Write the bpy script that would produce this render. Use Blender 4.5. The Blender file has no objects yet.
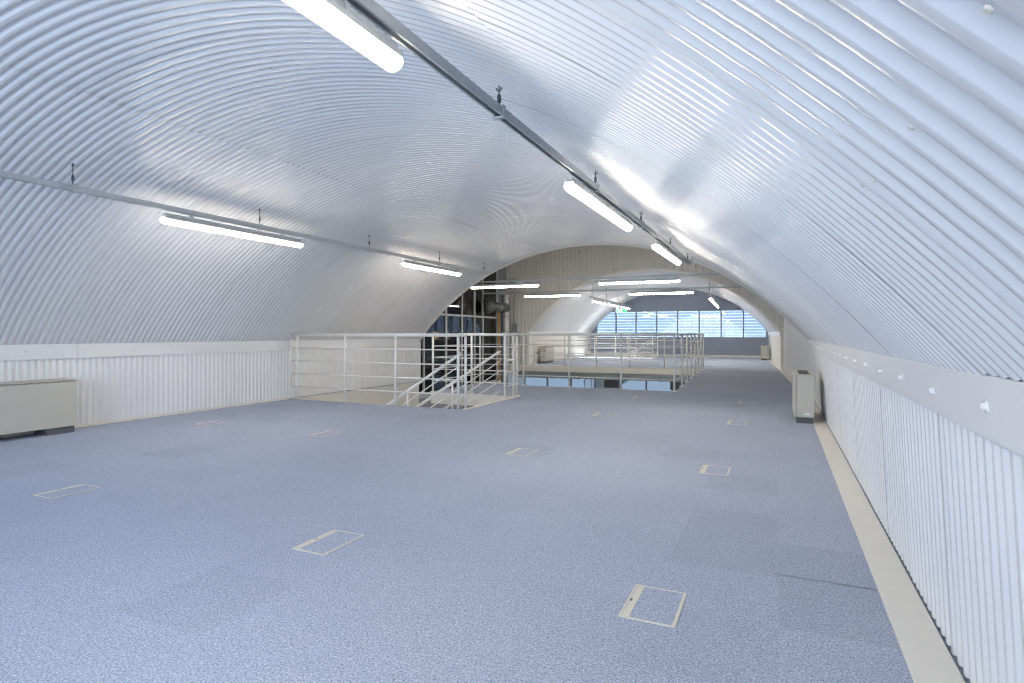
import bpy, math, random
from mathutils import Vector, Matrix
random.seed(7)
PI = math.pi
sc = bpy.context.scene
C = sc.collection

# ------------------------------------------------------------------ camera, sky, exposure
F_PX, CAM_H, HORIZON = 580.0, 1.15, 333.0
YAW = math.atan((778.0 - 512.0) / F_PX)
cam = bpy.data.objects.new('camera', bpy.data.cameras.new('camera'))
C.objects.link(cam)
cam.location = (0, 0, CAM_H)
cam.rotation_euler = (PI / 2, 0, YAW)
cam.data.sensor_width = 36.0
cam.data.lens = 36.0 * F_PX / 1024.0
cam.data.shift_y = -(341.5 - HORIZON) / 1024.0
cam.data.clip_start = 0.05
sc.camera = cam

w = bpy.data.worlds.new('overcast_sky')
sc.world = w
w.use_nodes = True
bg = w.node_tree.nodes['Background']
bg.inputs['Color'].default_value = (0.81, 0.895, 1.0, 1)
bg.inputs['Strength'].default_value = 8.4

vs = sc.view_settings
vs.view_transform = 'Standard'
vs.look = 'None'
vs.gamma = 1.0
vs.use_curve_mapping = False
vs.exposure = 0.16
TUBE_POWER = 32.0
sc.cycles.filter_width = 1.15
sc.cycles.denoising_prefilter = 'NONE'

# second part of the tunnel: a frame turned slightly left (the arches follow a curve)
PHI = math.radians(2.95)
O2 = Vector((0.435, 11.65, 0))
def W2(u, v, z=0.0):
    cu, su = math.cos(PHI), math.sin(PHI)
    return Vector((O2.x + u * cu - v * su, O2.y + u * su + v * cu, z))
M1 = Matrix.Identity(4)
M2 = Matrix.Translation(O2) @ Matrix.Rotation(PHI, 4, 'Z')

def portal(name, loc, rot, sx, sy):
    l = bpy.data.lights.new(name, 'AREA')
    l.shape = 'RECTANGLE'; l.size = sx; l.size_y = sy
    l.cycles.is_portal = True
    o = bpy.data.objects.new(name, l); C.objects.link(o)
    o.location = loc; o.rotation_euler = rot
BACK_Y = -3.2
portal('window_back_offscreen', (-3.6, BACK_Y - 0.12, 1.5), (PI / 2, 0, 0), 8.4, 3.0)                    # shop-front glazing behind
p = W2(-4.1, 17.75, 1.55); portal('window_far_daylight', p, (-PI / 2, 0, PHI), 8.4, 1.4)               # far window band

# ------------------------------------------------------------------ materials
def nodes(name):
    m = bpy.data.materials.new(name); m.use_nodes = True
    return m, m.node_tree, m.node_tree.nodes['Principled BSDF']

def paint(name, col, rough=0.4, var=0.04, vscale=3.0, bump=0.0, bscale=6.0, metal=0.0, spec=0.5, coat=0.0):
    m, nt, b = nodes(name)
    tc = nt.nodes.new('ShaderNodeTexCoord')
    n = nt.nodes.new('ShaderNodeTexNoise'); n.inputs['Scale'].default_value = vscale; n.inputs['Detail'].default_value = 4
    nt.links.new(tc.outputs['Object'], n.inputs['Vector'])
    mx = nt.nodes.new('ShaderNodeMix'); mx.data_type = 'RGBA'
    mx.inputs[6].default_value = tuple(c * (1 - var) for c in col) + (1,)
    mx.inputs[7].default_value = tuple(min(1, c * (1 + var)) for c in col) + (1,)
    nt.links.new(n.outputs['Fac'], mx.inputs[0])
    nt.links.new(mx.outputs[2], b.inputs['Base Color'])
    b.inputs['Roughness'].default_value = rough
    b.inputs['Metallic'].default_value = metal
    b.inputs['Specular IOR Level'].default_value = spec
    b.inputs['Coat Weight'].default_value = coat
    b.inputs['Coat Roughness'].default_value = 0.08
    if bump:
        n2 = nt.nodes.new('ShaderNodeTexNoise'); n2.inputs['Scale'].default_value = bscale; n2.inputs['Detail'].default_value = 2
        nt.links.new(tc.outputs['Object'], n2.inputs['Vector'])
        bp = nt.nodes.new('ShaderNodeBump'); bp.inputs['Strength'].default_value = bump; bp.inputs['Distance'].default_value = 0.02
        nt.links.new(n2.outputs['Fac'], bp.inputs['Height'])
        nt.links.new(bp.outputs['Normal'], b.inputs['Normal'])
    return m

def sheet_paint(name, col, rough, bump):
    """gloss-painted corrugated steel, tone slightly different from sheet to sheet, gently dented"""
    m = paint(name, col, rough, 0.03, 1.2, bump, 9.0, spec=0.45, coat=0.22)
    nt = m.node_tree; b = nt.nodes['Principled BSDF']
    src = b.inputs['Base Color'].links[0].from_socket
    oi = nt.nodes.new('ShaderNodeObjectInfo')
    mr = nt.nodes.new('ShaderNodeMapRange'); mr.inputs[3].default_value = 0.955; mr.inputs[4].default_value = 1.0
    nt.links.new(oi.outputs['Random'], mr.inputs[0])
    hs = nt.nodes.new('ShaderNodeHueSaturation')
    nt.links.new(mr.outputs[0], hs.inputs['Value']); nt.links.new(src, hs.inputs['Color'])
    nt.links.new(hs.outputs['Color'], b.inputs['Base Color'])
    return m

def glow(name, col, strength):
    m, nt, b = nodes(name)
    b.inputs['Base Color'].default_value = col + (1,)
    b.inputs['Emission Color'].default_value = col + (1,)
    b.inputs['Emission Strength'].default_value = strength
    b.inputs['Roughness'].default_value = 0.4
    return m

def glass(name, tint=(0.9, 0.95, 1.0), refl=1.0):
    m = bpy.data.materials.new(name); m.use_nodes = True
    nt = m.node_tree; nt.nodes.clear()
    out = nt.nodes.new('ShaderNodeOutputMaterial')
    tr = nt.nodes.new('ShaderNodeBsdfTransparent'); tr.inputs['Color'].default_value = tint + (1,)
    gl = nt.nodes.new('ShaderNodeBsdfGlossy'); gl.inputs['Roughness'].default_value = 0.02
    fr = nt.nodes.new('ShaderNodeFresnel'); fr.inputs['IOR'].default_value = 1.5
    mu = nt.nodes.new('ShaderNodeMath'); mu.operation = 'MULTIPLY'; mu.inputs[1].default_value = refl; mu.use_clamp = True
    mx = nt.nodes.new('ShaderNodeMixShader')
    nt.links.new(fr.outputs[0], mu.inputs[0]); nt.links.new(mu.outputs[0], mx.inputs[0])
    nt.links.new(tr.outputs[0], mx.inputs[1]); nt.links.new(gl.outputs[0], mx.inputs[2])
    nt.links.new(mx.outputs[0], out.inputs['Surface'])
    return m

def translucent(name, col):
    m = bpy.data.materials.new(name); m.use_nodes = True
    nt = m.node_tree; nt.nodes.clear()
    out = nt.nodes.new('ShaderNodeOutputMaterial')
    a = nt.nodes.new('ShaderNodeBsdfTranslucent'); a.inputs['Color'].default_value = col + (1,)
    b = nt.nodes.new('ShaderNodeBsdfDiffuse'); b.inputs['Color'].default_value = col + (1,)
    mx = nt.nodes.new('ShaderNodeMixShader'); mx.inputs[0].default_value = 0.45
    nt.links.new(a.outputs[0], mx.inputs[1]); nt.links.new(b.outputs[0], mx.inputs[2]); nt.links.new(mx.outputs[0], out.inputs['Surface'])
    return m

def carpet_mat():
    m, nt, b = nodes('carpet_blue_fleck')
    tc = nt.nodes.new('ShaderNodeTexCoord')
    off = nt.nodes.new('ShaderNodeVectorMath'); off.operation = 'ADD'; off.inputs[1].default_value = (0.0, 0.0, 0.0374)
    nt.links.new(tc.outputs['Object'], off.inputs[0])
    def noise(scale, detail=3, rough=0.6):
        n = nt.nodes.new('ShaderNodeTexNoise'); n.inputs['Scale'].default_value = scale
        n.inputs['Detail'].default_value = detail; n.inputs['Roughness'].default_value = rough
        nt.links.new(off.outputs[0], n.inputs['Vector']); return n
    def ramp(src, stops):
        r = nt.nodes.new('ShaderNodeValToRGB'); r.color_ramp.elements.remove(r.color_ramp.elements[1])
        for i, (p, c) in enumerate(stops):
            e = r.color_ramp.elements[0] if i == 0 else r.color_ramp.elements.new(p)
            e.position = p; e.color = c + (1,)
        nt.links.new(src, r.inputs[0]); return r
    fl = noise(130, 3, 0.75)
    r1 = ramp(fl.outputs['Fac'], [(0.28, (0.13, 0.155, 0.23)), (0.42, (0.335, 0.39, 0.51)), (0.58, (0.525, 0.575, 0.685)), (0.72, (0.86, 0.88, 0.92))])
    # worn and replaced tiles: one tone per 0.5 m tile
    mp = nt.nodes.new('ShaderNodeVectorMath'); mp.operation = 'SCALE'; mp.inputs['Scale'].default_value = 2.0
    nt.links.new(tc.outputs['Object'], mp.inputs[0])
    fo = nt.nodes.new('ShaderNodeVectorMath'); fo.operation = 'FLOOR'; nt.links.new(mp.outputs[0], fo.inputs[0])
    wn = nt.nodes.new('ShaderNodeTexWhiteNoise'); wn.noise_dimensions = '2D'; nt.links.new(fo.outputs[0], wn.inputs['Vector'])
    r2 = ramp(wn.outputs['Value'], [(0.0, (0.92, 0.92, 0.92)), (0.15, (0.975, 0.975, 0.975)), (0.6, (1, 1, 1))])
    big = noise(0.55, 3)
    r3 = ramp(big.outputs['Fac'], [(0.3, (0.9, 0.9, 0.92)), (0.7, (1.0, 1.0, 1.0))])
    def mul(a, c):
        x = nt.nodes.new('ShaderNodeMix'); x.data_type = 'RGBA'; x.blend_type = 'MULTIPLY'; x.inputs[0].default_value = 1
        nt.links.new(a, x.inputs[6]); nt.links.new(c, x.inputs[7]); return x.outputs[2]
    nt.links.new(mul(mul(r1.outputs[0], r2.outputs[0]), r3.outputs[0]), b.inputs['Base Color'])
    b.inputs['Roughness'].default_value = 0.95
    b.inputs['Specular IOR Level'].default_value = 0.15
    bp = nt.nodes.new('ShaderNodeBump'); bp.inputs['Strength'].default_value = 0.02; bp.inputs['Distance'].default_value = 0.004
    nt.links.new(fl.outputs['Fac'], bp.inputs['Height']); nt.links.new(bp.outputs['Normal'], b.inputs['Normal'])
    return m

M = dict(
    vault=sheet_paint('white_gloss_sheet', (0.76, 0.77, 0.79), 0.22, 0.05),
    wall=sheet_paint('white_satin_sheet', (0.84, 0.84, 0.85), 0.33, 0.08),
    shell=paint('sheet_backing', (0.35, 0.35, 0.35), 0.9),
    trim=paint('white_trim', (0.80, 0.80, 0.805), 0.35, 0.03, 5),
    cream=paint('cream_paint', (0.80, 0.765, 0.69), 0.45, 0.05, 6),
    creamwall=paint('cream_wall', (0.79, 0.77, 0.725), 0.55, 0.04, 3),
    spandrel=sheet_paint('grey_cream_sheet', (0.70, 0.69, 0.67), 0.45, 0.05),
    rail=paint('white_rail_paint', (0.82, 0.81, 0.78), 0.3, 0.03, 9),
    galv=paint('galvanised_steel', (0.48, 0.51, 0.53), 0.42, 0.10, 14, metal=0.2),
    dark=paint('dark_steel', (0.06, 0.07, 0.08), 0.45, 0.2, 10),
    beige=paint('beige_casing', (0.55, 0.53, 0.465), 0.5, 0.03, 6),
    plinth=paint('grey_plinth', (0.12, 0.12, 0.13), 0.7),
    frame=paint('floor_box_frame', (0.66, 0.62, 0.53), 0.5, 0.06, 30),
    endwall=paint('blue_grey_panel', (0.30, 0.33, 0.40), 0.55, 0.03, 2),
    mull=paint('grey_mullion', (0.28, 0.31, 0.36), 0.45),
    mullwhite=paint('pale_mullion', (0.55, 0.57, 0.60), 0.45),
    louvre=translucent('frosted_blue_louvre', (0.82, 0.89, 0.96)),
    glass=glass('clear_pane'),
    tglass=glass('tinted_pane', (0.47, 0.50, 0.53)),
    lglass=glass('dark_tinted_pane', (0.20, 0.225, 0.25)),
    dglass=glass('smoked_pane', (0.45, 0.48, 0.52), 0.9),
    duct=paint('spiral_duct_metal', (0.62, 0.63, 0.64), 0.38, 0.08, 20, metal=0.6),
    ductdark=paint('dark_duct_metal', (0.14, 0.15, 0.16), 0.4, 0.2, 10, metal=0.5),
    boxduct=paint('rectangular_duct_metal', (0.42, 0.45, 0.45), 0.45, 0.08, 8, metal=0.4),
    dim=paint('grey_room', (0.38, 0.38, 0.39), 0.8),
    lower=paint('pale_blue_partition', (0.55, 0.68, 0.80), 0.5),
    timber=paint('orange_timber', (0.55, 0.30, 0.10), 0.5, 0.2, 10),
    tube=glow('lit_diffuser', (1.0, 0.91, 0.78), TUBE_POWER),
    globe=glow('lit_globe', (1.0, 0.60, 0.22), 6.0),
    green=glow('exit_green', (0.05, 0.55, 0.22), 0.5),
    exitwhite=glow('exit_white', (0.9, 0.95, 0.9), 0.6),
    carpet=carpet_mat(),
)

# ------------------------------------------------------------------ mesh helpers
class MB:
    def __init__(s): s.v = []; s.f = []; s.sm = []
    def quad(s, a, b, c, d, smooth=False):
        n = len(s.v); s.v += [tuple(a), tuple(b), tuple(c), tuple(d)]; s.f.append((n, n + 1, n + 2, n + 3)); s.sm.append(smooth); return s
    def box(s, lo, hi, bev=0.0):
        (x0, y0, z0), (x1, y1, z1) = lo, hi
        if bev <= 0:
            n = len(s.v)
            s.v += [(x0,y0,z0),(x1,y0,z0),(x1,y1,z0),(x0,y1,z0),(x0,y0,z1),(x1,y0,z1),(x1,y1,z1),(x0,y1,z1)]
            for q in ((0,3,2,1),(4,5,6,7),(0,1,5,4),(1,2,6,5),(2,3,7,6),(3,0,4,7)):
                s.f.append(tuple(n + i for i in q)); s.sm.append(False)
            return s
        b = min(bev, (x1-x0)/2.01, (y1-y0)/2.01, (z1-z0)/2.01)          # chamfered box
        P = [[x0, x1], [y0, y1], [z0, z1]]
        idx = {}
        for ix in (0, 1):
            for iy in (0, 1):
                for iz in (0, 1):
                    for ax in (0, 1, 2):
                        c = []
                        for a, i in zip((0, 1, 2), (ix, iy, iz)):
                            v = P[a][i]
                            if a != ax: v += b if i == 0 else -b
                            c.append(v)
                        idx[(ix, iy, iz, ax)] = len(s.v); s.v.append(tuple(c))
        def add(f): s.f.append(tuple(f)); s.sm.append(False)
        for ax in (0, 1, 2):
            o = [a for a in (0, 1, 2) if a != ax]
            for side in (0, 1):
                ring = []
                for (i, j) in ((0, 0), (1, 0), (1, 1), (0, 1)):
                    k = [0, 0, 0]; k[ax] = side; k[o[0]] = i; k[o[1]] = j
                    ring.append(idx[tuple(k) + (ax,)])
                if (side == 0) == (ax != 1): ring.reverse()
                add(ring)
        for ax in (0, 1, 2):
            o = [a for a in (0, 1, 2) if a != ax]
            for i in (0, 1):
                for j in (0, 1):
                    def K(e, which):
                        k = [0, 0, 0]; k[ax] = e; k[o[0]] = i; k[o[1]] = j
                        return idx[tuple(k) + (which,)]
                    r = [K(0, o[0]), K(1, o[0]), K(1, o[1]), K(0, o[1])]
                    if ((i + j) % 2 == 0) == (ax != 1): r.reverse()
                    add(r)
        for ix in (0, 1):
            for iy in (0, 1):
                for iz in (0, 1):
                    t = [idx[(ix, iy, iz, a)] for a in (0, 1, 2)]
                    if (ix + iy + iz) % 2 == 0: t.reverse()
                    add(t)
        return s
    def tube(s, p0, p1, r, n=10, r1=None, cap=True):
        p0, p1 = Vector(p0), Vector(p1); r1 = r if r1 is None else r1
        d = (p1 - p0).normalized()
        a = d.cross(Vector((0, 0, 1)) if abs(d.z) < 0.9 else Vector((1, 0, 0))).normalized(); b = d.cross(a)
        k = len(s.v)
        for p, rr in ((p0, r), (p1, r1)):
            for i in range(n):
                t = 2 * PI * i / n
                s.v.append(tuple(p + (a * math.cos(t) + b * math.sin(t)) * rr))
        for i in range(n):
            j = (i + 1) % n; s.f.append((k + i, k + j, k + n + j, k + n + i)); s.sm.append(True)
        if cap:
            s.f.append(tuple(k + i for i in reversed(range(n)))); s.sm.append(False)
            s.f.append(tuple(k + n + i for i in range(n))); s.sm.append(False)
        return s
    def path(s, pts, r, n=8):
        for a, b in zip(pts, pts[1:]): s.tube(a, b, r, n)
        return s
    def lathe(s, c, prof, n=14, axis='z'):
        c = Vector(c); k = len(s.v)
        for (r, h) in prof:
            for i in range(n):
                t = 2 * PI * i / n; q = (r * math.cos(t), r * math.sin(t), h)
                q = {'z': q, 'x': (q[2], q[0], q[1]), 'y': (q[1], q[2], q[0])}[axis]
                s.v.append(tuple(c + Vector(q)))
        for m in range(len(prof) - 1):
            for i in range(n):
                j = (i + 1) % n
                s.f.append((k + m*n + i, k + m*n + j, k + (m+1)*n + j, k + (m+1)*n + i)); s.sm.append(True)
        s.f.append(tuple(k + i for i in reversed(range(n)))); s.sm.append(False)
        e = k + (len(prof) - 1) * n
        s.f.append(tuple(e + i for i in range(n))); s.sm.append(False)
        return s
    def prism(s, poly, z0, z1):
        n = len(poly); k = len(s.v)
        s.v += [(x, y, z0) for x, y in poly] + [(x, y, z1) for x, y in poly]
        s.f.append(tuple(k + i for i in reversed(range(n)))); s.sm.append(False)
        s.f.append(tuple(k + n + i for i in range(n))); s.sm.append(False)
        for i in range(n):
            j = (i + 1) % n; s.f.append((k + i, k + j, k + n + j, k + n + i)); s.sm.append(False)
        return s
    def grid(s, rows, smooth=True):
        k = len(s.v); w_ = len(rows[0])
        for r in rows: s.v += [tuple(p) for p in r]
        for i in range(len(rows) - 1):
            for j in range(w_ - 1):
                s.f.append((k + i*w_ + j, k + i*w_ + j + 1, k + (i+1)*w_ + j + 1, k + (i+1)*w_ + j)); s.sm.append(smooth)
        return s
    def xf(s, mat):
        s.v = [tuple(mat @ Vector(p)) for p in s.v]; return s
    def mesh(s, name, mat):
        me = bpy.data.meshes.new(name); me.from_pydata(s.v, [], s.f)
        me.polygons.foreach_set('use_smooth', s.sm); me.materials.append(mat); me.update(); return me

def part(name, mb, mat, parent=None):
    me = mb.mesh(name, mat) if isinstance(mb, MB) else mb
    o = bpy.data.objects.new(name, me); C.objects.link(o); o.parent = parent; return o
def struct(name, mb, mat, parent=None):
    o = part(name, mb, mat, parent)
    if parent is None: o['kind'] = 'structure'
    return o
def tag(o, label, cat, group=None):
    o['label'] = label; o['category'] = cat
    if group: o['group'] = group
    return o
def thing(name, label, cat, loc=(0, 0, 0), rz=0.0, group=None):
    o = bpy.data.objects.new(name, None); C.objects.link(o); o.empty_display_size = 0.1
    o.location = loc; o.rotation_euler = (0, 0, rz); return tag(o, label, cat, group)
def copy_tree(o, parent=None):
    c = o.copy(); C.objects.link(c); c.parent = parent
    for ch in list(o.children): copy_tree(ch, c)
    return c

# ------------------------------------------------------------------ key sizes
PITCH, AMP = 0.0725, 0.0068
NP = 9                                             # corrugations per sheet
SW = PITCH * NP
XL, XR0 = -7.757, 0.567                            # wall faces at the floor
LEAN = 0.05
CX, CZ, R1 = -3.62, -2.285, 5.29                   # near vault
END = 11.65
TR0, TR1 = 0.845, 1.02                             # the white band along both walls
A_L, A_R = -51.3, 51.3
SEAM1, SEAM2 = -10.7, 29.9

# ------------------------------------------------------------------ near vault: shell and lapped corrugated sheets
def arc_shell(cx, cz, R, a0, a1, y0, y1, n=48):
    mb = MB()
    for rr in (R,):
        rows = [[(cx + rr*math.sin(math.radians(a0 + (a1-a0)*i/n)), y, cz + rr*math.cos(math.radians(a0 + (a1-a0)*i/n))) for i in range(n+1)] for y in (y0, y1)]
        mb.grid(rows)
    return mb
ceiling = struct('ceiling', arc_shell(CX, CZ, R1 + 0.045, -54, 54, BACK_Y - 0.1, END), M['shell'])

WAVE = [(0.015, 1), (0.285, 1), (0.32, 0.88), (0.48, -0.88), (0.515, -1), (0.785, -1), (0.82, -0.88), (0.98, 0.88)]
def profile(npitch):
    """trapezoidal corrugation: list of (position in pitches, height -1..1)"""
    out = [(k + t, h) for k in range(int(npitch) + 1) for t, h in WAVE]
    return [q for q in out if q[0] <= npitch]
def vault_sheet(R, a0, a1, npitch, na):
    rows = []
    for t, h in profile(npitch):
        y = PITCH * t; r = R - AMP * h
        rows.append([(r*math.sin(math.radians(a0 + (a1-a0)*i/na)), y, r*math.cos(math.radians(a0 + (a1-a0)*i/na))) for i in range(na + 1)])
    return MB().grid(rows)
def lay_vault(parent, R, cx, cz, spans, y0, y1, mtx, seg, mat, nmax=99):
    for k, (a0, a1, dr) in enumerate(spans):
        na = max(10, int((a1 - a0) / 1.6))
        me = vault_sheet(R + dr, a0, a1, NP + 0.3, na).mesh('corrugated_sheet', mat)
        n = int(math.ceil((y1 - y0) / SW))
        last = None
        for i in range(n):
            y = y1 - (i + 1) * SW
            o = part('corrugated_sheet', me, None, parent)
            tilt = Matrix.Rotation(random.uniform(-1, 1) * 0.0006, 4, 'Y') @ Matrix.Rotation(random.uniform(-1, 1) * 0.0012, 4, 'X')
            o.matrix_local = mtx @ Matrix.Translation((cx, y, cz + 0.0018 * (i % 2))) @ tilt
lay_vault(ceiling, R1, CX, CZ, [(A_L - 0.4, SEAM1, -0.006), (SEAM1 - 0.9, SEAM2 + 0.9, 0.0), (SEAM2, 50.95, -0.006)], BACK_Y, END - 0.02, M1, 14, M['vault'])

# rolled trim round the end of the vault
mb = MB(); n = 60; rows = []
for (rr, y) in ((R1 + 0.05, END + 0.02), (R1 - 0.028, END + 0.02), (R1 - 0.034, END), (R1 - 0.034, END - 0.06), (R1 - 0.026, END - 0.065), (R1 - 0.012, END - 0.10)):
    rows.append([(CX + rr*math.sin(math.radians(A_L + (A_R-A_L)*i/n)), y, CZ + rr*math.cos(math.radians(A_L + (A_R-A_L)*i/n))) for i in range(n+1)])
struct('trim_1', mb.grid(rows), M['creamwall'])

# fixings on the sheets
def dome(mb, pos, nrm, r):
    nrm = Vector(nrm).normalized(); pos = Vector(pos)
    a = nrm.cross(Vector((0, 1, 0.01))).normalized(); b = nrm.cross(a); k = len(mb.v); n = 7
    for (rr, h) in ((r, 0), (r * 0.75, r * 0.55)):
        for i in range(n):
            t = 2*PI*i/n; mb.v.append(tuple(pos + (a*math.cos(t) + b*math.sin(t))*rr + nrm*h))
    for i in range(n):
        j = (i+1) % n; mb.f.append((k+i, k+j, k+n+j, k+n+i)); mb.sm.append(True)
    mb.f.append(tuple(k+n+i for i in range(n))); mb.sm.append(False)
mb = MB()
y = END - 0.02
for i in range(23):
    y0 = END - 0.02 - (i + 1) * SW
    for ang in (-44.2, -34, -23.5, -13, -8, 4, 16, 27.5, 33, 45.5):
        for k in ((0.5, 3.5, 6.5, 8.5) if int(ang) % 2 == 0 else (0.5, 4.5, 8.5)):
            yy = y0 + k * PITCH
            aa = math.radians(ang + random.uniform(-0.15, 0.15)); rr = R1 - AMP - (0 if SEAM1 < ang < SEAM2 else 0.006)
            dome(mb, (CX + rr*math.sin(aa), yy, CZ + rr*math.cos(aa)), (-math.sin(aa), 0, -math.cos(aa)), 0.005)
scr = part('sheet_screws', mb, M['frame'], ceiling); scr['kind'] = 'stuff'

# ------------------------------------------------------------------ side walls of the near vault
wl = struct('wall_left', MB().box((XL - 0.20, BACK_Y, -0.35), (XL - 0.05, END, 1.25)), M['shell'])
wr = struct('wall_right', MB().box((XR0 + 0.06, BACK_Y, -0.35), (XR0 + 0.2, END, 1.25)), M['shell'])
def wall_sheet(side, z0, z1, seg=10, npitch=NP + 0.3):
    rows = []
    for t, h in profile(npitch):
        y = PITCH * t; d = -AMP * h
        r = []
        for z in (z0, z1):
            x = (XL - d) if side < 0 else (XR0 - LEAN * z + d + 0.004)
            r.append((x, y, z))
        rows.append(r)
    return MB().grid(rows)
for side, par in ((-1, wl), (1, wr)):
    me = wall_sheet(side, 0.012, TR0 + 0.06).mesh('corrugated_sheet', M['wall'])
    for i in range(23):
        o = part('corrugated_sheet', me, None, par)
        o.location = (-side * 0.0015 * (i % 2), END - 0.02 - (i + 1) * SW + 0.02, 0)
mb = MB()
for i in range(23):
    y0 = END - 0.02 - (i + 1) * SW
    for k in (0.5, 4.5, 8.5):
        for z in (0.46 + random.uniform(-.02, .02),):
            dome(mb, (XL + AMP, y0 + k*PITCH, z), (1, 0, 0), 0.007)
s_ = part('wall_screws', mb, M['frame'], wl); s_['kind'] = 'stuff'

# the band: lengths of flat white trim with screws
tl = struct('trim_2', MB().box((XL + 0.018, BACK_Y, TR0), (XL + 0.025, 0.35, TR1)), M['trim'])
for i, y in enumerate((0.353, 4.203, 8.1)):
    y1 = (4.2, 8.097, END - 0.05)[i]
    part('trim_length', MB().box((XL + 0.018, y, TR0), (XL + 0.025, y1, TR1), 0.002), M['trim'], tl)
me = MB().lathe((0, 0, 0), [(0.009, 0), (0.008, 0.004), (0.004, 0.006)], 10, 'x').mesh('screw', M['frame'])
for i in range(19):
    o = part('screw', me, None, tl); o.location = (XL + 0.025, 0.62 + i * 0.61, 0.945 + random.uniform(-.01, .01))
def rband(y0, y1):
    z0, z1 = 0.880, 1.044; xa = XR0 - LEAN*z0 - 0.036; xb = XR0 - LEAN*z1 - 0.036; t = 0.006
    return _prism_y([(xa, z0), (xb, z1), (xb + t, z1), (xa + t, z0)], y0, y1)
def _prism_y(poly, y0, y1):
    mb = MB(); n = len(poly)
    mb.v = [(x, y0, z) for x, z in poly] + [(x, y1, z) for x, z in poly]
    mb.f = [tuple(range(n)), tuple(reversed(range(n, 2*n)))] + [(i, n + i, n + (i+1) % n, (i+1) % n) for i in range(n)]
    mb.sm = [False] * len(mb.f); return mb
tr = struct('trim_3', rband(BACK_Y, 0.35), M['trim'])
for (y0, y1) in ((0.353, 4.70), (4.703, 8.6), (8.603, END - 0.05)):
    part('trim_length', rband(y0, y1), M['trim'], tr)
me = MB().lathe((0, 0, 0), [(0.018, 0), (0.017, -0.003), (0.011, -0.004), (0.011, -0.010), (0.008, -0.014), (0.003, -0.016)], 16, 'x').mesh('screw_cap', M['rail'])
for i in range(19):
    y = 0.74 + i * 0.552
    o = part('screw_cap', me, None, tr); o.location = (XR0 - LEAN*0.957 - 0.036, y, 0.957 + random.uniform(-.006, .006))
    o.rotation_euler = (0, -0.05, 0)

# skirtings
struct('baseboard_left', MB().box((XL + 0.006, BACK_Y, 0), (XL + 0.03, 7.56, 0.03), 0.003), M['cream'])
struct('baseboard_right', MB().box((0.405, BACK_Y, 0.0), (XR0 - 0.012, END, 0.016), 0.003), M['cream'])
mb = MB().prism([W2(0.0, 0.03)[:2], W2(0.15, 0.03)[:2], W2(0.15, 8.2)[:2], W2(0.0, 8.2)[:2]], 0, 0.016)
mb.prism([W2(0.0, 8.2)[:2], W2(0.07, 8.2)[:2], W2(0.07, 17.4)[:2], W2(0.0, 17.4)[:2]], 0, 0.016)
struct('baseboard_far', mb, M['cream'])

# ------------------------------------------------------------------ floors with stairwell and void
VX, VV = -2.27, 7.9                                 # void: right side (u), far side (v)
SX0, SX1, SY0, SY1 = -6.15, -4.30, 7.60, 9.62       # stairwell
U_L, U_R = -8.26, 0.07                              # second vault walls
FE = 17.5
def XY(p): return (p[0], p[1])
FLOOR = [
    [(XL - 0.05, BACK_Y), (XR0 + 0.06, BACK_Y), (XR0 + 0.06, 3.035), (-0.04, 3.035), (-0.04, 3.041), (XR0 + 0.06, 3.041), (XR0 + 0.06, SY0), (XL - 0.05, SY0)],   # open joint between two widths of carpet
    [(SX1, SY0), (XR0 + 0.06, SY0), (XR0 + 0.06, SY1), (SX1, SY1)],
    [(SX0, SY1), (XR0 + 0.06, SY1), (XR0 + 0.06, 11.7), (SX0, 11.7)],
    [(-1.84, 11.7), (XR0 + 0.06, 11.7), XY(W2(0.2, 0.05)), XY(W2(0.2, VV)), XY(W2(VX, VV))],
    [XY(W2(-11.4, VV)), XY(W2(0.2, VV)), XY(W2(0.2, 14.7)), XY(W2(-11.4, 14.7))],
    [XY(W2(-4.75, 14.7)), XY(W2(0.2, 14.7)), XY(W2(0.2, 16.2)), XY(W2(-4.75, 16.2))],
    [XY(W2(-11.4, 14.7)), XY(W2(-8.2, 14.7)), XY(W2(-8.2, 16.2)), XY(W2(-11.4, 16.2))],
    [XY(W2(-11.4, 16.2)), XY(W2(0.2, 16.2)), XY(W2(0.2, FE + 0.1)), XY(W2(-11.4, FE + 0.1))],
]
mb = MB(); ms = MB()
for poly in FLOOR:
    k = len(mb.v); mb.v += [(x, y, 0.0) for x, y in poly]; mb.f.append(tuple(range(k, k + len(poly)))); mb.sm.append(False)
    if len(poly) == 8: ms.prism([poly[0], poly[1], poly[6], poly[7]], -0.22, -0.014)
    else: ms.prism(poly, -0.22, -0.002)
struct('floor', mb, M['carpet'])
struct('floor_slab', ms, M['creamwall'])
# white nosing round the openings
mb = MB()
mb.prism([XY(W2(-9.0, VV - 0.03)), XY(W2(VX, VV - 0.03)), XY(W2(VX, VV + 0.05)), XY(W2(-9.0, VV + 0.05))], -0.2, 0.006)
mb.prism([(SX1 - 0.02, SY0), (SX1 + 0.05, SY0), (SX1 + 0.05, SY1), (SX1 - 0.02, SY1)], -0.03, 0.006)
struct('trim_5', mb, M['cream'])

# ------------------------------------------------------------------ stairwell and lower storey
LZ = -3.0
struct('floor_lower', MB().box((-11, 6.5, LZ - 0.1), (2.0, 26.5, LZ)), M['creamwall'])
struct('wall_lower_left', MB().box((XL - 0.2, 7.0, LZ), (XL - 0.03, END, -0.002)), M['creamwall'])
struct('wall_lower_front', MB().box((-9.5, 7.3, LZ), (2.0, 7.56, -0.22)), M['creamwall'])
struct('wall_lower_side', MB().box((-11.3, -1.0, LZ), (-11.2, 13.0, -0.22)).box((-11.3, -0.02, LZ), (-8.2, 0.02, -0.22)).xf(M2), M['creamwall'])
struct('wall_lower_right', MB().box((0.7, 7.0, LZ), (0.9, 26.5, -0.22)), M['creamwall'])
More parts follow.
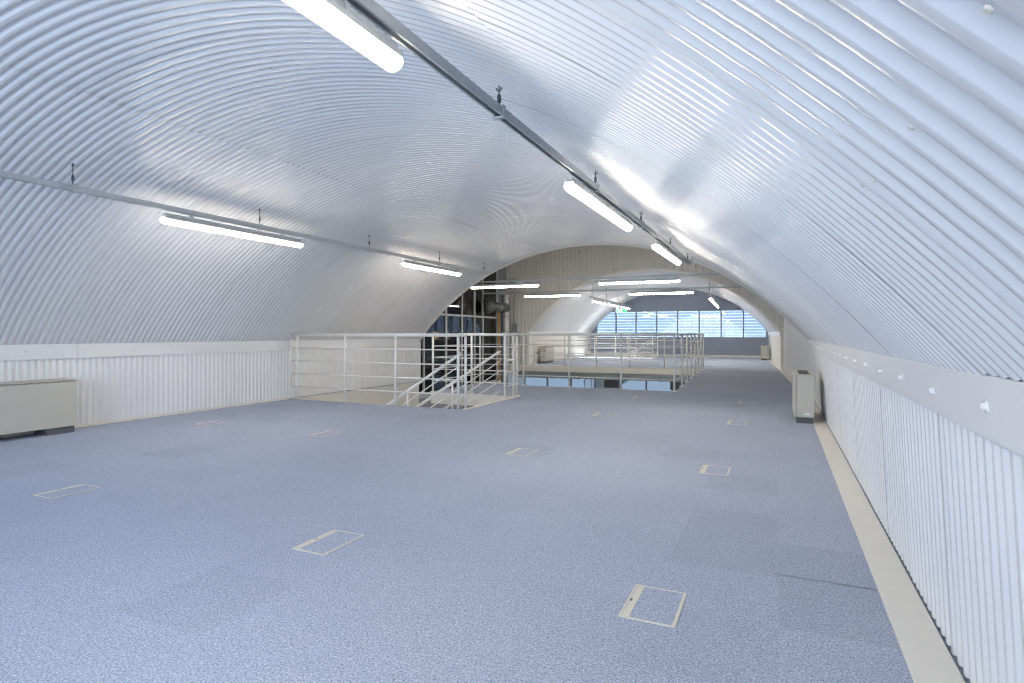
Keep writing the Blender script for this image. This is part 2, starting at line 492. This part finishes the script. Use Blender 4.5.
# far partition of the lower storey: pale panels with glazing that looks out on the street
PV = 12.6
mb = MB()
lw = struct('wall_lower_back', MB().box((-11.14, PV, LZ), (0.6, PV + 0.12, -2.2)).xf(M2), M['lower'])
for i, u in enumerate([-11.14 + 1.07 * k for k in range(12)]):
    part('mullion', MB().box((u - 0.03, PV - 0.03, -2.2), (u + 0.03, PV + 0.08, -0.22)).xf(M2), M['mull'], lw)
    if i < 11:
        if i in (0, 4, 7, 10): part('panel', MB().box((u + 0.03, PV + 0.01, -2.2), (u + 1.04, PV + 0.05, -0.22)).xf(M2), M['lower'], lw)
        else: part('pane', MB().box((u + 0.03, PV + 0.02, -2.2), (u + 1.04, PV + 0.03, -0.22)).xf(M2), M['lglass'], lw)

st = thing('staircase', 'cream staircase with white sloping handrails going down beside the vault wall', 'stairs', (SX1 - 0.04, SY0 + 0.1, 0))
RISE, GO = 0.178, 0.285
SWD = 1.34
for i in range(11):
    part('tread', MB().box((-GO*(i+1) - 0.02, 0, -RISE*(i+1) - 0.035), (-GO*i, SWD, -RISE*(i+1)), 0.005), M['cream'], st)
    part('riser', MB().box((-GO*i - 0.012, 0.02, -RISE*(i+1)), (-GO*i, SWD - 0.02, -RISE*i - 0.03)), M['creamwall'], st)
for y in (-0.04, SWD):
    mb = MB(); k = 0; L = GO*11; Hh = RISE*11
    pts = [(0, -0.32), (0, 0.0), (-L, -Hh), (-L, -Hh - 0.3)]
    mb.v = [(x, y, z) for x, z in pts] + [(x, y + 0.04, z) for x, z in pts]
    mb.f = [(0,1,2,3), (7,6,5,4), (0,4,5,1), (1,5,6,2), (2,6,7,3), (3,7,4,0)]; mb.sm = [False]*6
    part('stringer', mb, M['cream'], st)
    yy = y + 0.02
    part('handrail', MB().tube((-0.03, yy, 0.84), (-L, yy, 0.86 - Hh), 0.022, 12), M['rail'], st)
    for k in (1, 2, 3, 4):
        z = 0.86 - 0.17*k
        part('rail', MB().tube((-0.03, yy, z - 0.02), (-L, yy, z - Hh), 0.009, 8), M['rail'], st)
    for x in (-1.0, -2.1, -L + 0.05):
        part('post', MB().tube((x, yy, x/GO*RISE - 0.02), (x, yy, 0.86 + x/GO*RISE), 0.018, 10), M['rail'], st)

# ------------------------------------------------------------------ railings
RH = 1.118
def railing(label, p0, p1, posts, rails=4, rz_w=None, r_post=0.021, name='guard_railing', start_ext=0.0, end_ext=0.0, group=None, plates=True):
    p0, p1 = Vector(p0), Vector(p1); d = p1 - p0; L = d.length
    t = thing(name, label, 'railing', (p0.x, p0.y, 0), math.atan2(d.y, d.x), group)
    part('handrail', MB().tube((-start_ext, 0, RH), (L + end_ext, 0, RH), 0.025, 12), M['rail'], t)
    for k in range(1, rails + 1):
        z = RH * (1 - k / (rails + 1))
        part('rail', MB().tube((-start_ext, 0, z), (L + end_ext, 0, z), 0.010, 8), M['rail'], t)
    for x in posts:
        po = part('post', MB().tube((x, 0, 0.008), (x, 0, RH - 0.01), r_post, 12), M['rail'], t)
        if plates: part('base_plate', MB().lathe((x, 0, 0.0), [(0.055, 0), (0.055, 0.008), (0.03, 0.016), (r_post, 0.02)], 14), M['rail'], po)
    return t
SYF = 7.57
a = railing('long white railing along the stairwell between the vault wall and the corner post', (-7.55, SYF), (-4.36, SYF), [0.0, 1.04, 2.05, 3.19], start_ext=0.13, plates=False)
part('wall_bracket', MB().path([(-0.13, 0, RH), (-0.16, 0, RH - 0.03), (-0.16, 0, 0.24), (-0.12, 0, 0.2), (0, 0, 0.2)], 0.012), M['rail'], a)
railing('very short white railing stub between stair head and long stairwell railing', (-4.335, 7.61), (-4.30, 7.70), [0.09], plates=False)
railing('short white railing from the stair head to the back corner of the stairwell', (-4.29, 9.06), (-4.29, 9.60), [0.0, 0.36], plates=False)
railing('white two-bay railing along the back edge of the stairwell', (-6.13, 9.66), (-4.30, 9.66), [0.0, 0.86, 1.80])
railing('white railing joining the stairwell back corner to the void edge', (-6.15, 9.72), (-6.15, 11.62), [0.98])
railing('white railing on the carpet edge facing the open void, five posts', (-6.15, 11.67), (-1.85, 11.67), [0.0, 1.08, 2.13, 3.24, 4.30])
a, b = W2(VX + 0.02, 0.20), W2(VX + 0.05, VV + 0.35)
railing('white railing along the walkway side of the void, many close posts', (a.x, a.y), (b.x, b.y), [1.10, 2.3, 3.45, 4.6, 5.75, 6.9, 8.0])
a, b = W2(-7.95, VV + 0.02), W2(VX - 0.06, VV + 0.02)
railing('white railing on the far side of the void in front of the second vault', (a.x, a.y), (b.x, b.y), [0.0, 1.13, 2.26, 3.40, 4.53], plates=False)
# second stairwell, deep in the far vault
SB = [(-8.15, 14.68), (-4.75, 14.68), (-4.75, 16.24), (-8.15, 16.24)]
q = [W2(*c) for c in SB]
railing('distant white railing along the near side of the second stairwell', q[0][:2], q[1][:2], [0.4, 1.74, 2.3, 3.4], plates=False)
railing('distant white railing along the back of the second stairwell', q[3][:2], q[2][:2], [0.4, 1.4, 2.4, 3.4], plates=False)
s2 = copy_tree(st); s2.location = W2(-4.80, 14.78); s2.rotation_euler = (0, 0, PHI); s2['label'] = 'distant staircase with white sloping handrails in the second vault'

# ------------------------------------------------------------------ the tall cross space between the two vaults
GT = 4.5
U_G = -9.15                                           # glazed side wall
def arch_wall(u0, u1, cu, cz, R, zspr, v, ztop, amp, pitch, seg, uj0, uj1, zbase):
    """vertical corrugated wall with an arched opening; uj0/uj1 jambs"""
    mb = MB(); n = int((u1 - u0) / pitch * seg)
    top = []; bot = []
    for i in range(n + 1):
        u = u0 + (u1 - u0) * i / n
        dz = R*R - (u - cu)**2
        zb = zbase
        if uj0 < u < uj1 and dz > 0: zb = cz + math.sqrt(dz)
        ph = (i % seg) / seg
        d = amp * (1.0 if ph < 0.25 else 0.0)
        top.append((u, v - d, ztop)); bot.append((u, v - d, zb))
    return mb.grid([bot, top], False)
C2U, C2Z, R2 = -4.1, -1.85, 5.14
SPV = 8.2
sp = struct('wall_far', arch_wall(U_G - 0.1, 0.3, C2U, C2Z, R2, 1.17, SPV, GT, 0.012, 0.145, 8, U_L, U_R, -0.2).xf(M2), M['spandrel'])
mb = MB()
for u in (-7.6, -6.25, -4.9, -3.55, -2.2, -0.85):
    z = C2Z + math.sqrt(R2*R2 - (u - C2U)**2)
    part('joint_strip', MB().box((u - 0.012, SPV - 0.022, z), (u + 0.012, SPV, GT)).xf(M2), M['spandrel'], sp)
# arch lip and reveal of the second vault
mb = MB(); rows = []
for (rr, v) in ((R2 + 0.05, SPV - 0.03), (R2 - 0.02, SPV - 0.03), (R2 - 0.02, SPV + 0.10)):
    rows.append([tuple(M2 @ Vector((C2U + rr*math.sin(math.radians(-54 + 108*i/60)), v, C2Z + rr*math.cos(math.radians(-54 + 108*i/60))))) for i in range(61)])
struct('trim_6', mb.grid(rows), M['creamwall'])
# wall over the end of the near vault (cross-space side)
mb = MB(); top = []; bot = []; n = 120
for i in range(n + 1):
    x = -10.2 + 11.4 * i / n; dz = (R1+0.04)**2 - (x - CX)**2
    zb = CZ + math.sqrt(dz) if (dz > 0 and XL < x < XR0 - 0.03) else -0.3
    top.append((x, END + 0.03, GT)); bot.append((x, END + 0.03, zb))
struct('wall_near', mb.grid([bot, top], False), M['spandrel'])
struct('ceiling_cross', MB().prism([(-10.3, END), (1.4, END), XY(W2(0.9, SPV + 0.1)), XY(W2(-10.3, SPV + 0.1))], GT, GT + 0.1), M['creamwall'])
# right wall of the cross space
rows = []; n = int(8.2 / 0.145 * 8)
for i in range(n + 1):
    v = 8.2 * i / n; d = 0.014 if (i % 8) < 2 else 0.0
    p0 = M2 @ Vector((0.16 - d, v, 0.014)); rows.append([tuple(p0), (p0.x, p0.y, GT)])
struct('wall_cross_right', MB().grid(rows, False), M['wall'])
struct('wall_cross_right_back', MB().box((0.2, -0.1, -0.2), (0.3, 8.3, GT)).xf(M2), M['shell'])

# glazed left wall with a dim room beyond
gw = struct('window_1', MB().box((U_G - 0.06, -0.5, 1.66), (U_G + 0.02, 7.4, 1.72)).xf(M2), M['mullwhite'])
mul = [0.9, 2.25, 3.54, 4.57, 5.49, 6.13, 7.35]
for i, v in enumerate(mul):
    part('mullion', MB().box((U_G - 0.06, v - 0.035, -0.6), (U_G + 0.02, v + 0.035, GT)).xf(M2), M['mullwhite'], gw)
    if i:
        for (z0, z1) in ((-0.5, 1.66), (1.72, GT)):
            part('pane', MB().box((U_G - 0.025, mul[i-1] + 0.035, z0), (U_G - 0.015, v - 0.035, z1)).xf(M2), M['dglass'], gw)
part('sill', MB().box((U_G - 0.08, -0.5, -0.62), (U_G + 0.05, 7.4, -0.5)).xf(M2), M['mullwhite'], gw)
struct('wall_cross_left', MB().box((U_G - 0.1, 7.4, LZ), (U_G, SPV, GT)).box((U_G - 0.1, -0.6, LZ), (U_G, 7.4, -0.6)).box((U_G - 0.1, -0.6, LZ), (U_G, 0.86, GT)).xf(M2), M['endwall'])
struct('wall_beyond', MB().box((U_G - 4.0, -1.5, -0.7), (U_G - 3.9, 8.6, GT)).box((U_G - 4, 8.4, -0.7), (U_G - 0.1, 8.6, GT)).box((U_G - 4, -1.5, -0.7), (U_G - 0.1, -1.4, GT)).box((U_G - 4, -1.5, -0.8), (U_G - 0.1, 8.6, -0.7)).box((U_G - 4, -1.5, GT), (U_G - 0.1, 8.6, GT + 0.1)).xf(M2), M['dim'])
for v, lab in ((4.50, 'farther from'), (5.28, 'nearer to')):
    g = thing('globe_lamp', 'warm orange globe lamp behind the dark glazing, the one %s the spiral duct' % lab, 'lamp', W2(U_G - 0.9, v, 1.07), 0, 'globe lamps behind the dark glazing')
    part('globe', MB().lathe((0, 0, 0), [(0.13*math.sin(PI*i/10) + 0.001, -0.13*math.cos(PI*i/10)) for i in range(11)], 18), M['globe'], g)
    part('cord', MB().tube((0, 0, 0.1), (0, 0, GT - 1.07), 0.006, 6), M['dark'], g)

# ducts and box in the corner by the glazing
d = thing('spiral_duct', 'shiny vertical spiral duct in the corner beside the glazed wall', 'duct', W2(-8.99, 7.8, 0))
mb = MB(); prof = []
for i in range(46):
    z = -0.6 + i * 0.1; prof += [(0.13, z), (0.135, z + 0.012), (0.13, z + 0.024)]
part('pipe', MB().lathe((0, 0, 0), [p for p in prof if p[1] < 2.55], 18), M['duct'], d)
part('collar', MB().lathe((0, 0, 1.72), [(0.145, 0), (0.145, 0.08)], 18), M['duct'], d)
d = thing('round_duct', 'dark round duct elbow high on the glazed wall', 'duct', W2(U_G + 0.25, 6.65, 2.05))
part('pipe', MB().tube((0, -0.5, 0), (0, 0.9, 0), 0.15, 18), M['ductdark'], d)
part('elbow', MB().lathe((0, -0.5, -0.22), [(0.02, 0), (0.13, 0.02), (0.165, 0.12), (0.165, 0.34), (0.10, 0.40), (0.02, 0.42)], 16), M['ductdark'], d)
part('flange', MB().lathe((0, 0.2, 0), [(0.17, 0), (0.17, 0.03)], 18, 'y'), M['duct'], d)
b = thing('switch_box', 'small blue-grey electrical box on the cream end wall', 'box', W2(-8.80, SPV - 0.11, 1.2))
part('case', MB().box((-0.09, 0, 0), (0.09, 0.10, 0.30), 0.008), M['endwall'], b)
part('cover', MB().box((-0.08, -0.012, 0.02), (0.08, 0, 0.28), 0.004), M['mull'], b)
part('cable', MB().tube((0, 0.05, 0.30), (0, 0.05, 1.5), 0.012, 6), M['mull'], b)
part('timber_post', MB().box((0, 0, -0.6), (0.06, 0.06, 1.9)).xf(M2 @ Matrix.Translation((U_G + 0.08, 7.25, 0))), M['timber'], gw)
b = thing('wall_vent', 'grey louvred vent high above the dark glazing', 'vent', W2(-8.88, SPV - 0.1, 2.75))
part('frame', MB().box((-0.16, 0, 0), (0.16, 0.08, 0.36), 0.01), M['mull'], b)
for i in range(5): part('slat', MB().box((-0.13, -0.012, 0.04 + 0.06*i), (0.13, 0.0, 0.075 + 0.06*i)), M['ductdark'], b)

# ------------------------------------------------------------------ second vault
c2 = struct('ceiling_far', arc_shell(C2U, C2Z, R2 + 0.05, -55, 55, SPV + 0.02, FE + 0.3).xf(M2), M['shell'])
lay_vault(c2, R2, C2U, C2Z, [(-53.6, -12, 0.0), (-12.6, 28, -0.005), (27.4, 53.6, 0.0)], SPV + 0.5, FE, M2, 6, M['vault'])
A2 = math.degrees(math.asin((U_R - C2U) / R2))
for nm, u0, u1 in (('wall_far_left', U_L - 0.12, U_L), ('wall_far_right', U_R, U_R + 0.1)):
    struct(nm, MB().box((u0, SPV - 0.005, -0.2), (u1, FE, 1.3)).xf(M2), M['creamwall'])
struct('trim_7', MB().box((U_R - 0.03, SPV - 0.02, 1.06), (U_R + 0.06, FE, 1.2)).xf(M2), M['trim'])
struct('trim_8', MB().box((U_L - 0.02, SPV - 0.02, 1.06), (U_L + 0.03, FE, 1.2)).xf(M2), M['trim'])
# far end wall: panels, window band, louvres outside
WZ0, WZ1 = 0.96, 2.2
ew = struct('wall_end', MB().box((-9.5, FE + 0.06, -0.2), (1.0, FE + 0.12, WZ0)).box((-9.5, FE + 0.06, WZ1), (1.0, FE + 0.12, 3.6)).xf(M2), M['endwall'])
edges = [-7.97, -6.97, -5.97, -4.97, -3.97, -2.97, -1.98, -1.0, -0.02]
for i in range(-1, len(edges)):
    u0 = edges[i] if i >= 0 else -9.2; u1 = edges[i+1] if i + 1 < len(edges) else 0.6
    part('panel', MB().box((u0 + 0.006, FE + 0.04, 0.10), (u1 - 0.006, FE + 0.06, WZ0 - 0.02), 0.003).xf(M2), M['endwall'], ew)
    part('panel', MB().box((u0 + 0.006, FE + 0.04, WZ1 + 0.02), (u1 - 0.006, FE + 0.06, 3.5), 0.003).xf(M2), M['endwall'], ew)
part('skirting', MB().box((-9.0, FE + 0.02, 0.0), (0.3, FE + 0.06, 0.10)).xf(M2), M['cream'], ew)
wf = struct('window_2', MB().box((edges[0], FE + 0.02, WZ0 - 0.03), (edges[-1], FE + 0.12, WZ0)).box((edges[0], FE + 0.02, WZ1), (edges[-1], FE + 0.12, WZ1 + 0.03)).xf(M2), M['mull'])
part('side_panel', MB().box((-9.5, FE + 0.05, WZ0), (edges[0], FE + 0.11, WZ1)).box((edges[-1], FE + 0.05, WZ0), (1.0, FE + 0.11, WZ1)).xf(M2), M['endwall'], wf)
for u in edges:
    part('mullion', MB().box((u - 0.03, FE + 0.0, WZ0), (u + 0.03, FE + 0.12, WZ1)).xf(M2), M['mull'], wf)
for u0, u1 in zip(edges, edges[1:]):
    part('pane', MB().box((u0 + 0.03, FE + 0.055, WZ0), (u1 - 0.03, FE + 0.065, WZ1)).xf(M2), M['tglass'], wf)
nsl = 9
for i in range(nsl):
    z = WZ0 + 0.02 + (WZ1 - WZ0) * i / nsl
    mb = MB().box((edges[0], -0.005, -0.066), (edges[-1], 0.005, 0.066)).xf(M2 @ Matrix.Translation((0, FE + 0.24, z + 0.05)) @ Matrix.Rotation(math.radians(-28), 4, 'X'))
    part('louvre_slat', mb, M['louvre'], wf)

# ------------------------------------------------------------------ glazed end behind the viewpoint (daylight)
wb = struct('wall_back', MB().box((XL - 0.1, BACK_Y - 0.1, -0.2), (XR0 + 0.2, BACK_Y, 0.25)), M['endwall'])
wbw = struct('window_3', MB().box((XL, BACK_Y - 0.06, 1.62), (XR0, BACK_Y, 1.70)), M['mull'])
xs = [XL + (XR0 - XL) * i / 8 for i in range(9)]
for x in xs: part('mullion', MB().box((x - 0.03, BACK_Y - 0.08, 0.25), (x + 0.03, BACK_Y, max(1.1, CZ + math.sqrt(max(0, R1*R1 - (x - CX)**2))))), M['mull'], wbw)
for x0, x1 in zip(xs, xs[1:]):
    part('pane', MB().box((x0 + 0.03, BACK_Y - 0.035, 0.25), (x1 - 0.03, BACK_Y - 0.025, 1.62)), M['glass'], wbw)
    part('pane', MB().box((x0 + 0.03, BACK_Y - 0.035, 1.70), (x1 - 0.03, BACK_Y - 0.025, 3.1)), M['glass'], wbw)

# ------------------------------------------------------------------ strip lights, trunking, hangers
def make_light(L=1.86):
    t = thing('strip_light', 'x', 'light')
    part('body', MB().box((-0.042, 0.012, -0.048), (0.042, L - 0.012, -0.012), 0.006).box((-0.024, 0.02, -0.012), (0.024, L - 0.02, 0.018), 0.006), M['galv'], t)
    n = 16; rows = []; cz_ = -0.04
    ang = [math.radians(6 + 168 * i / n) for i in range(n + 1)]
    for (y, sc_) in ((0.0, 0.72), (0.022, 1.0), (L - 0.022, 1.0), (L, 0.72)):
        rows.append([(0.044*sc_*math.cos(a_), y, cz_ - 0.053*sc_*math.sin(a_)) for a_ in ang])
    mb = MB().grid(rows)
    for r in (rows[0], rows[-1]):
        k = len(mb.v); mb.v += r; f = tuple(range(k, k + len(r)))
        mb.f.append(f if r is rows[-1] else tuple(reversed(f))); mb.sm.append(False)
    part('diffuser', mb, M['tube'], t)
    for y in (0.32, L - 0.32):
        part('clip', MB().box((-0.03, y - 0.012, -0.012), (0.03, y + 0.012, 0.024), 0.003).box((-0.012, y - 0.012, 0.02), (0.012, y + 0.012, 0.046)), M['galv'], t)
    return t
LIGHT = make_light(); first = [True]
def light(loc, rz, label, group):
    o = LIGHT if first[0] else copy_tree(LIGHT)
    first[0] = False
    o.location = loc; o.rotation_euler = (0, 0, rz); o['label'] = label; o['group'] = group
def trunking(label, p0, p1, sz=0.048):
    """slotted steel channel, open underneath"""
    p0, p1 = Vector(p0), Vector(p1); d = p1 - p0; L = d.length
    t = thing('lighting_trunking', label, 'trunking', p0, math.atan2(d.y, d.x) - PI/2)
    h = sz / 2; k = 0.004
    part('channel', MB().box((-h, 0, h - k), (h, L, h)).box((-h, 0, -h), (-h + k, L, h - k)).box((h - k, 0, -h), (h, L, h - k))
         .box((-h + k, 0, -h), (-h + 0.012, L, -h + k)).box((h - 0.012, 0, -h), (h - k, L, -h + k)), M['galv'], t)
    for y in (0.002, L - 0.006): part('end_cap', MB().box((-h + k, y, -h + k), (h - k, y + 0.004, h - k)), M['galv'], t)
    return t
def make_hanger(drop, rr=0.004):
    t = thing('trunking_hanger', 'x', 'hanger')
    part('rod', MB().tube((0, 0, 0.03), (0, 0, drop), rr, 8), M['galv' if rr < 0.004 else 'dark'], t)
    part('turnbuckle', MB().lathe((0, 0, drop*0.30), [(0.005, 0), (0.011, 0.008), (0.011, 0.045), (0.005, 0.053)], 10), M['dark'], t)
    hk = [(0.016*math.cos(a_), 0, drop - 0.012 + 0.016*math.sin(a_)) for a_ in [PI*(1.0 + k/6) for k in range(7)]]
    part('hook', MB().path(hk, 0.004, 6), M['dark'], t)
    part('clamp', MB().box((-0.032, -0.014, -0.034), (-0.025, 0.014, 0.03)).box((0.025, -0.014, -0.034), (0.032, 0.014, 0.03)).box((-0.032, -0.014, -0.036), (0.032, 0.014, -0.028)).box((-0.032, -0.014, 0.026), (0.032, 0.014, 0.032)), M['galv'], t)
    return t
def vault_z(x): return CZ + math.sqrt(R1*R1 - (x - CX)**2)
RX, RZ_ = -1.37, 2.345
LX, LZ_ = -5.57, 2.405
trunking('grey steel trunking with lights running along the crown side of the vault', (RX, -2.0, RZ_), (RX, 10.25, RZ_))
trunking('grey steel trunking running above the wall with the stairwell', (LX, -2.0, LZ_), (LX, 10.9, LZ_))
gR, gL = 'strip lights under the crown trunking of the near vault', 'strip lights on the trunking above the stairwell wall'
for y, lab in ((0.05, 'farthest from'), (4.0, 'second from'), (7.24, 'closest to')): light((RX - 0.012, y, RZ_ - 0.072), 0, 'lit strip light on the crown-side trunking, %s the cross space' % lab, gR)
for y, lab in ((3.79, 'bare left wall next to the heater'), (7.87, 'stairwell')): light((LX, y, LZ_ - 0.072), 0, 'lit strip light on the left trunking, above the %s' % lab, gL)
ORD = ('first', 'second', 'third', 'fourth', 'fifth', 'sixth')
def hangers(x, z, ys, label, group, ztop):
    h = make_hanger(ztop - z - 0.004)
    for i, y in enumerate(ys):
        o = h if i == 0 else copy_tree(h)
        o.location = (x, y, z); o['label'] = '%s, %s from the cross space' % (label, ORD[len(ys) - 1 - i]); o['group'] = group
hangers(RX, RZ_, (0.9, 2.82, 4.64, 6.4, 8.3, 10.0), 'dark turnbuckle hanger of the crown-side trunking', 'hangers of the crown trunking', vault_z(RX) - 0.012)
hangers(LX, LZ_, (0.99, 2.99, 4.99, 7.01, 9.0, 10.75), 'dark turnbuckle hanger of the left trunking', 'hangers of the stairwell-side trunking', vault_z(LX) - 0.002)
for nm, x, y, z, lab in (('a', RX, 10.25, RZ_, 'loose grey cable looping from the end of the crown-side trunking'), ('b', LX, 10.9, LZ_, 'loose grey cable looping from the end of the stairwell-side trunking')):
    pts = [Vector((x, y, z + 0.03)) + Vector((0.02*math.sin(k*1.3), 0.30*k/8, -0.05*math.sin(PI*k/8) + 0.16*(k/8)**2)) for k in range(9)]
    tag(part('cable', MB().path(pts, 0.007, 6), M['galv']), lab, 'cable')

# cross space: two rows across
GZ = 2.46
for v, lab in ((2.0, 'nearer the near vault'), (6.0, 'close to the second vault')):
    trunking('grey steel trunking spanning the cross space %s' % lab, W2(U_G + 0.02, v, GZ), W2(0.14, v, GZ))
    for u, l2 in ((-7.6, 'glazed-wall'), (-4.22, 'walkway')):
        light(W2(u, v, GZ - 0.072), PHI - PI/2, 'strip light across the cross space %s, on the %s side' % (lab, l2), 'strip lights of the cross-space row %s' % lab)
    h = make_hanger(GT - GZ - 0.004, 0.003)
    for i, u in enumerate((-8.1, -6.3, -4.7, -2.3, -0.6)):
        o = h if i == 0 else copy_tree(h)
        o.location = W2(u, v, GZ); o.rotation_euler = (0, 0, PHI - PI/2)
        o['label'] = 'thin rod of the cross-space trunking %s, %s from the glazed wall' % (lab, ORD[i]); o['group'] = 'rods of the cross-space row %s' % lab
# second vault: two rows
for u, vs_, lab in ((-6.0, (8.75, 11.35, 13.95), 'left of the exit sign'), (-2.05, (8.9, 11.3, 13.7), 'on the walkway side')):
    z = 2.42
    lab2 = 'by the exit sign' if u < -4 else 'above the walkway'
    trunking('grey steel trunking in the second vault %s' % lab2, W2(u, SPV + 0.05, z), W2(u, 16.6, z))
    for i, v in enumerate(vs_): light(W2(u, v, z - 0.072), PHI, 'small strip light in the second vault %s, %s from the cross space' % (lab2, ORD[i]), 'strip lights of the second vault %s' % lab2)
    zt = C2Z + math.sqrt(R2*R2 - (u - C2U)**2) - 0.01
    h = make_hanger(zt - z - 0.004)
    for i, v in enumerate((8.6, 10.9, 13.2, 15.5)):
        o = h if i == 0 else copy_tree(h)
        o.location = W2(u, v, z); o.rotation_euler = (0, 0, PHI)
        o['label'] = 'short hanger in the second vault %s, %s from the cross space' % (lab2, ORD[i]); o['group'] = 'hangers in the second vault %s' % lab2

e = thing('exit_sign', 'green and white exit sign hanging in the second vault', 'sign', W2(-5.75, 12.6, 2.08), PHI)
part('case', MB().box((-0.22, -0.02, -0.09), (0.22, 0.02, 0.09), 0.006), M['exitwhite'], e)
mb = MB().box((-0.2, -0.024, -0.075), (-0.02, -0.02, 0.075)).box((0.05, -0.024, -0.075), (0.2, -0.02, 0.075))
pl = part('green_panel', mb, M['green'], e)
mb = MB().lathe((-0.10, -0.026, 0.045), [(0.012, 0), (0.012, 0.002)], 10, 'y').box((-0.115, -0.027, -0.01), (-0.085, -0.025, 0.03)).box((-0.135, -0.027, -0.05), (-0.11, -0.025, -0.01)).box((-0.09, -0.027, -0.05), (-0.065, -0.025, -0.01))
part('running_figure', mb, M['exitwhite'], pl)
for x in (-0.18, 0.18): part('rod', MB().tube((x, 0, 0.09), (x, 0, 0.72), 0.004, 6), M['dark'], e)

# ------------------------------------------------------------------ fan-coil heaters
def heater(label, loc, rz, L, D, Hh, gap_plinth=False):
    """local x along the length, y = front (negative) to wall"""
    t = thing('fan_coil_heater', label, 'heater', loc, rz)
    zb = 0.075
    part('casing', MB().box((0, 0.03, zb), (L, D, Hh - 0.012), 0.006), M['beige'], t)
    part('front_panel', MB().box((0.0, 0, zb), (L, 0.028, Hh - 0.02), 0.005), M['beige'], t)
    tp = part('top_panel', MB().box((-0.004, -0.006, Hh - 0.012), (L + 0.004, D, Hh), 0.004), M['beige'], t)
    if not gap_plinth:
      gr = part('outlet_grille', MB().box((0.12, 0.06, Hh), (L - 0.12, D - 0.05, Hh + 0.002)), M['plinth'], t)
      for i in range(7):
        y = 0.065 + (D - 0.12) * i / 6
        part('grille_bar', MB().box((0.12, y - 0.004, Hh + 0.002), (L - 0.12, y + 0.002, Hh + 0.008)), M['plinth'], gr)
    if gap_plinth:
        for x0 in (0.02, L - 0.30): part('foot', MB().box((x0, 0.02, 0), (x0 + 0.28, D - 0.03, zb)), M['plinth'], t)
    else:
        part('plinth', MB().box((0.02, 0.03, 0), (L - 0.02, D - 0.01, zb)), M['plinth'], t)
    part('rating_label', MB().box((L + 0.0, D - 0.12, zb + 0.03), (L + 0.002, D - 0.05, zb + 0.055)), M['trim'], t)
    return t
heater('long low beige heater raised on feet against the left corrugated wall', (-7.42, 2.30, 0), PI/2, 1.73, 0.30, 0.612, True)
heater('beige heater seen end-on beside the cream floor ledge', (0.185, 9.30, 0), -PI/2, 1.05, 0.235, 0.618)
q = W2(-7.95, 9.2); heater('distant beige heater by the left foot of the second vault', (q.x, q.y, 0), PHI + PI/2, 1.05, 0.235, 0.61)
q = W2(-0.30, 16.0); heater('distant beige heater below the far window at the walkway end', (q.x, q.y, 0), PHI - PI/2, 1.0, 0.235, 0.61)

# ------------------------------------------------------------------ floor boxes
def make_floor_box():
    t = thing('floor_box', 'x', 'floor box')
    a, b, e = 0.226, 0.325, 0.009
    part('frame', MB().box((0, 0, 0), (a, e, 0.004)).box((0, b - e, 0), (a, b, 0.004)).box((a - 0.014, e, 0), (a, b - e, 0.004)).box((0, e, 0), (0.010, b - e, 0.004)), M['frame'], t)
    lid = part('lid', MB().box((0.010, e, 0), (a - 0.014, b - e, 0.0025)), M['carpet'], t)
    fl = part('flap', MB().box((0.0115, e + 0.001, 0.0), (0.043, b - e - 0.001, 0.0045), 0.001), M['frame'], t)
    part('finger_notch', MB().box((0.012, b/2 - 0.012, 0.0045), (0.021, b/2 + 0.012, 0.0050)), M['plinth'], fl)
    return t
fb = make_floor_box(); k = 0
YB = (2.318, 4.965, 7.76, 10.22)
ROWN = ('row beside the cream ledge', 'second row from the cream ledge', 'third row from the cream ledge', 'row beside the left wall')
XS = (-0.59, -2.355, -4.80, -6.68)
for x in XS:
    for y in YB:
        if x < -4 and y > 7: continue
        if x < -6 and y < 3: continue
        o = fb if k == 0 else copy_tree(fb)
        k += 1
        o.location = (x, y, 0.0)
        o['label'] = 'carpet-lidded floor box, %s from the far railing, in the %s' % (ORD[3 - YB.index(y)], ROWN[XS.index(x)]); o['group'] = 'floor boxes set in the carpet'

# ------------------------------------------------------------------ things below the far slab
d = thing('rectangular_duct', 'grey rectangular duct hung under the far edge of the void', 'duct', W2(-8.7, 8.25, -0.47), PHI)
part('duct_run', MB().box((0, 0, 0), (7.5, 0.45, 0.24)), M['boxduct'], d)
for i in range(8): part('flange', MB().box((0.35 + i*0.95, -0.018, -0.012), (0.385 + i*0.95, 0.46, 0.25)), M['galv'], d)
for i in range(5): part('bracket', MB().tube((0.9 + i*1.4, -0.03, -0.02), (0.9 + i*1.4, -0.03, 0.26), 0.012, 6).tube((0.9 + i*1.4, -0.03, 0.26), (0.9 + i*1.4 + 0.28, 0.10, 0.29), 0.012, 6), M['mull'], d)
for u, lab in ((-5.9, 'farther from'), (-3.35, 'nearer to')):
    b = thing('cassette_unit', 'dark air unit hung in the lower storey, %s the walkway' % lab, 'air unit', W2(u, 11.2, -1.02), PHI, 'air units in the lower storey')
    part('case', MB().box((-0.26, 0, 0), (0.26, 0.4, 0.36), 0.02), M['plinth'], b)
    part('grille', MB().box((-0.22, -0.01, 0.04), (0.22, 0.0, 0.30)), M['plinth'], b)
    for x in (-0.2, 0.2): part('rod', MB().tube((x, 0.2, 0.36), (x, 0.2, 0.80), 0.008, 6), M['dark'], b)
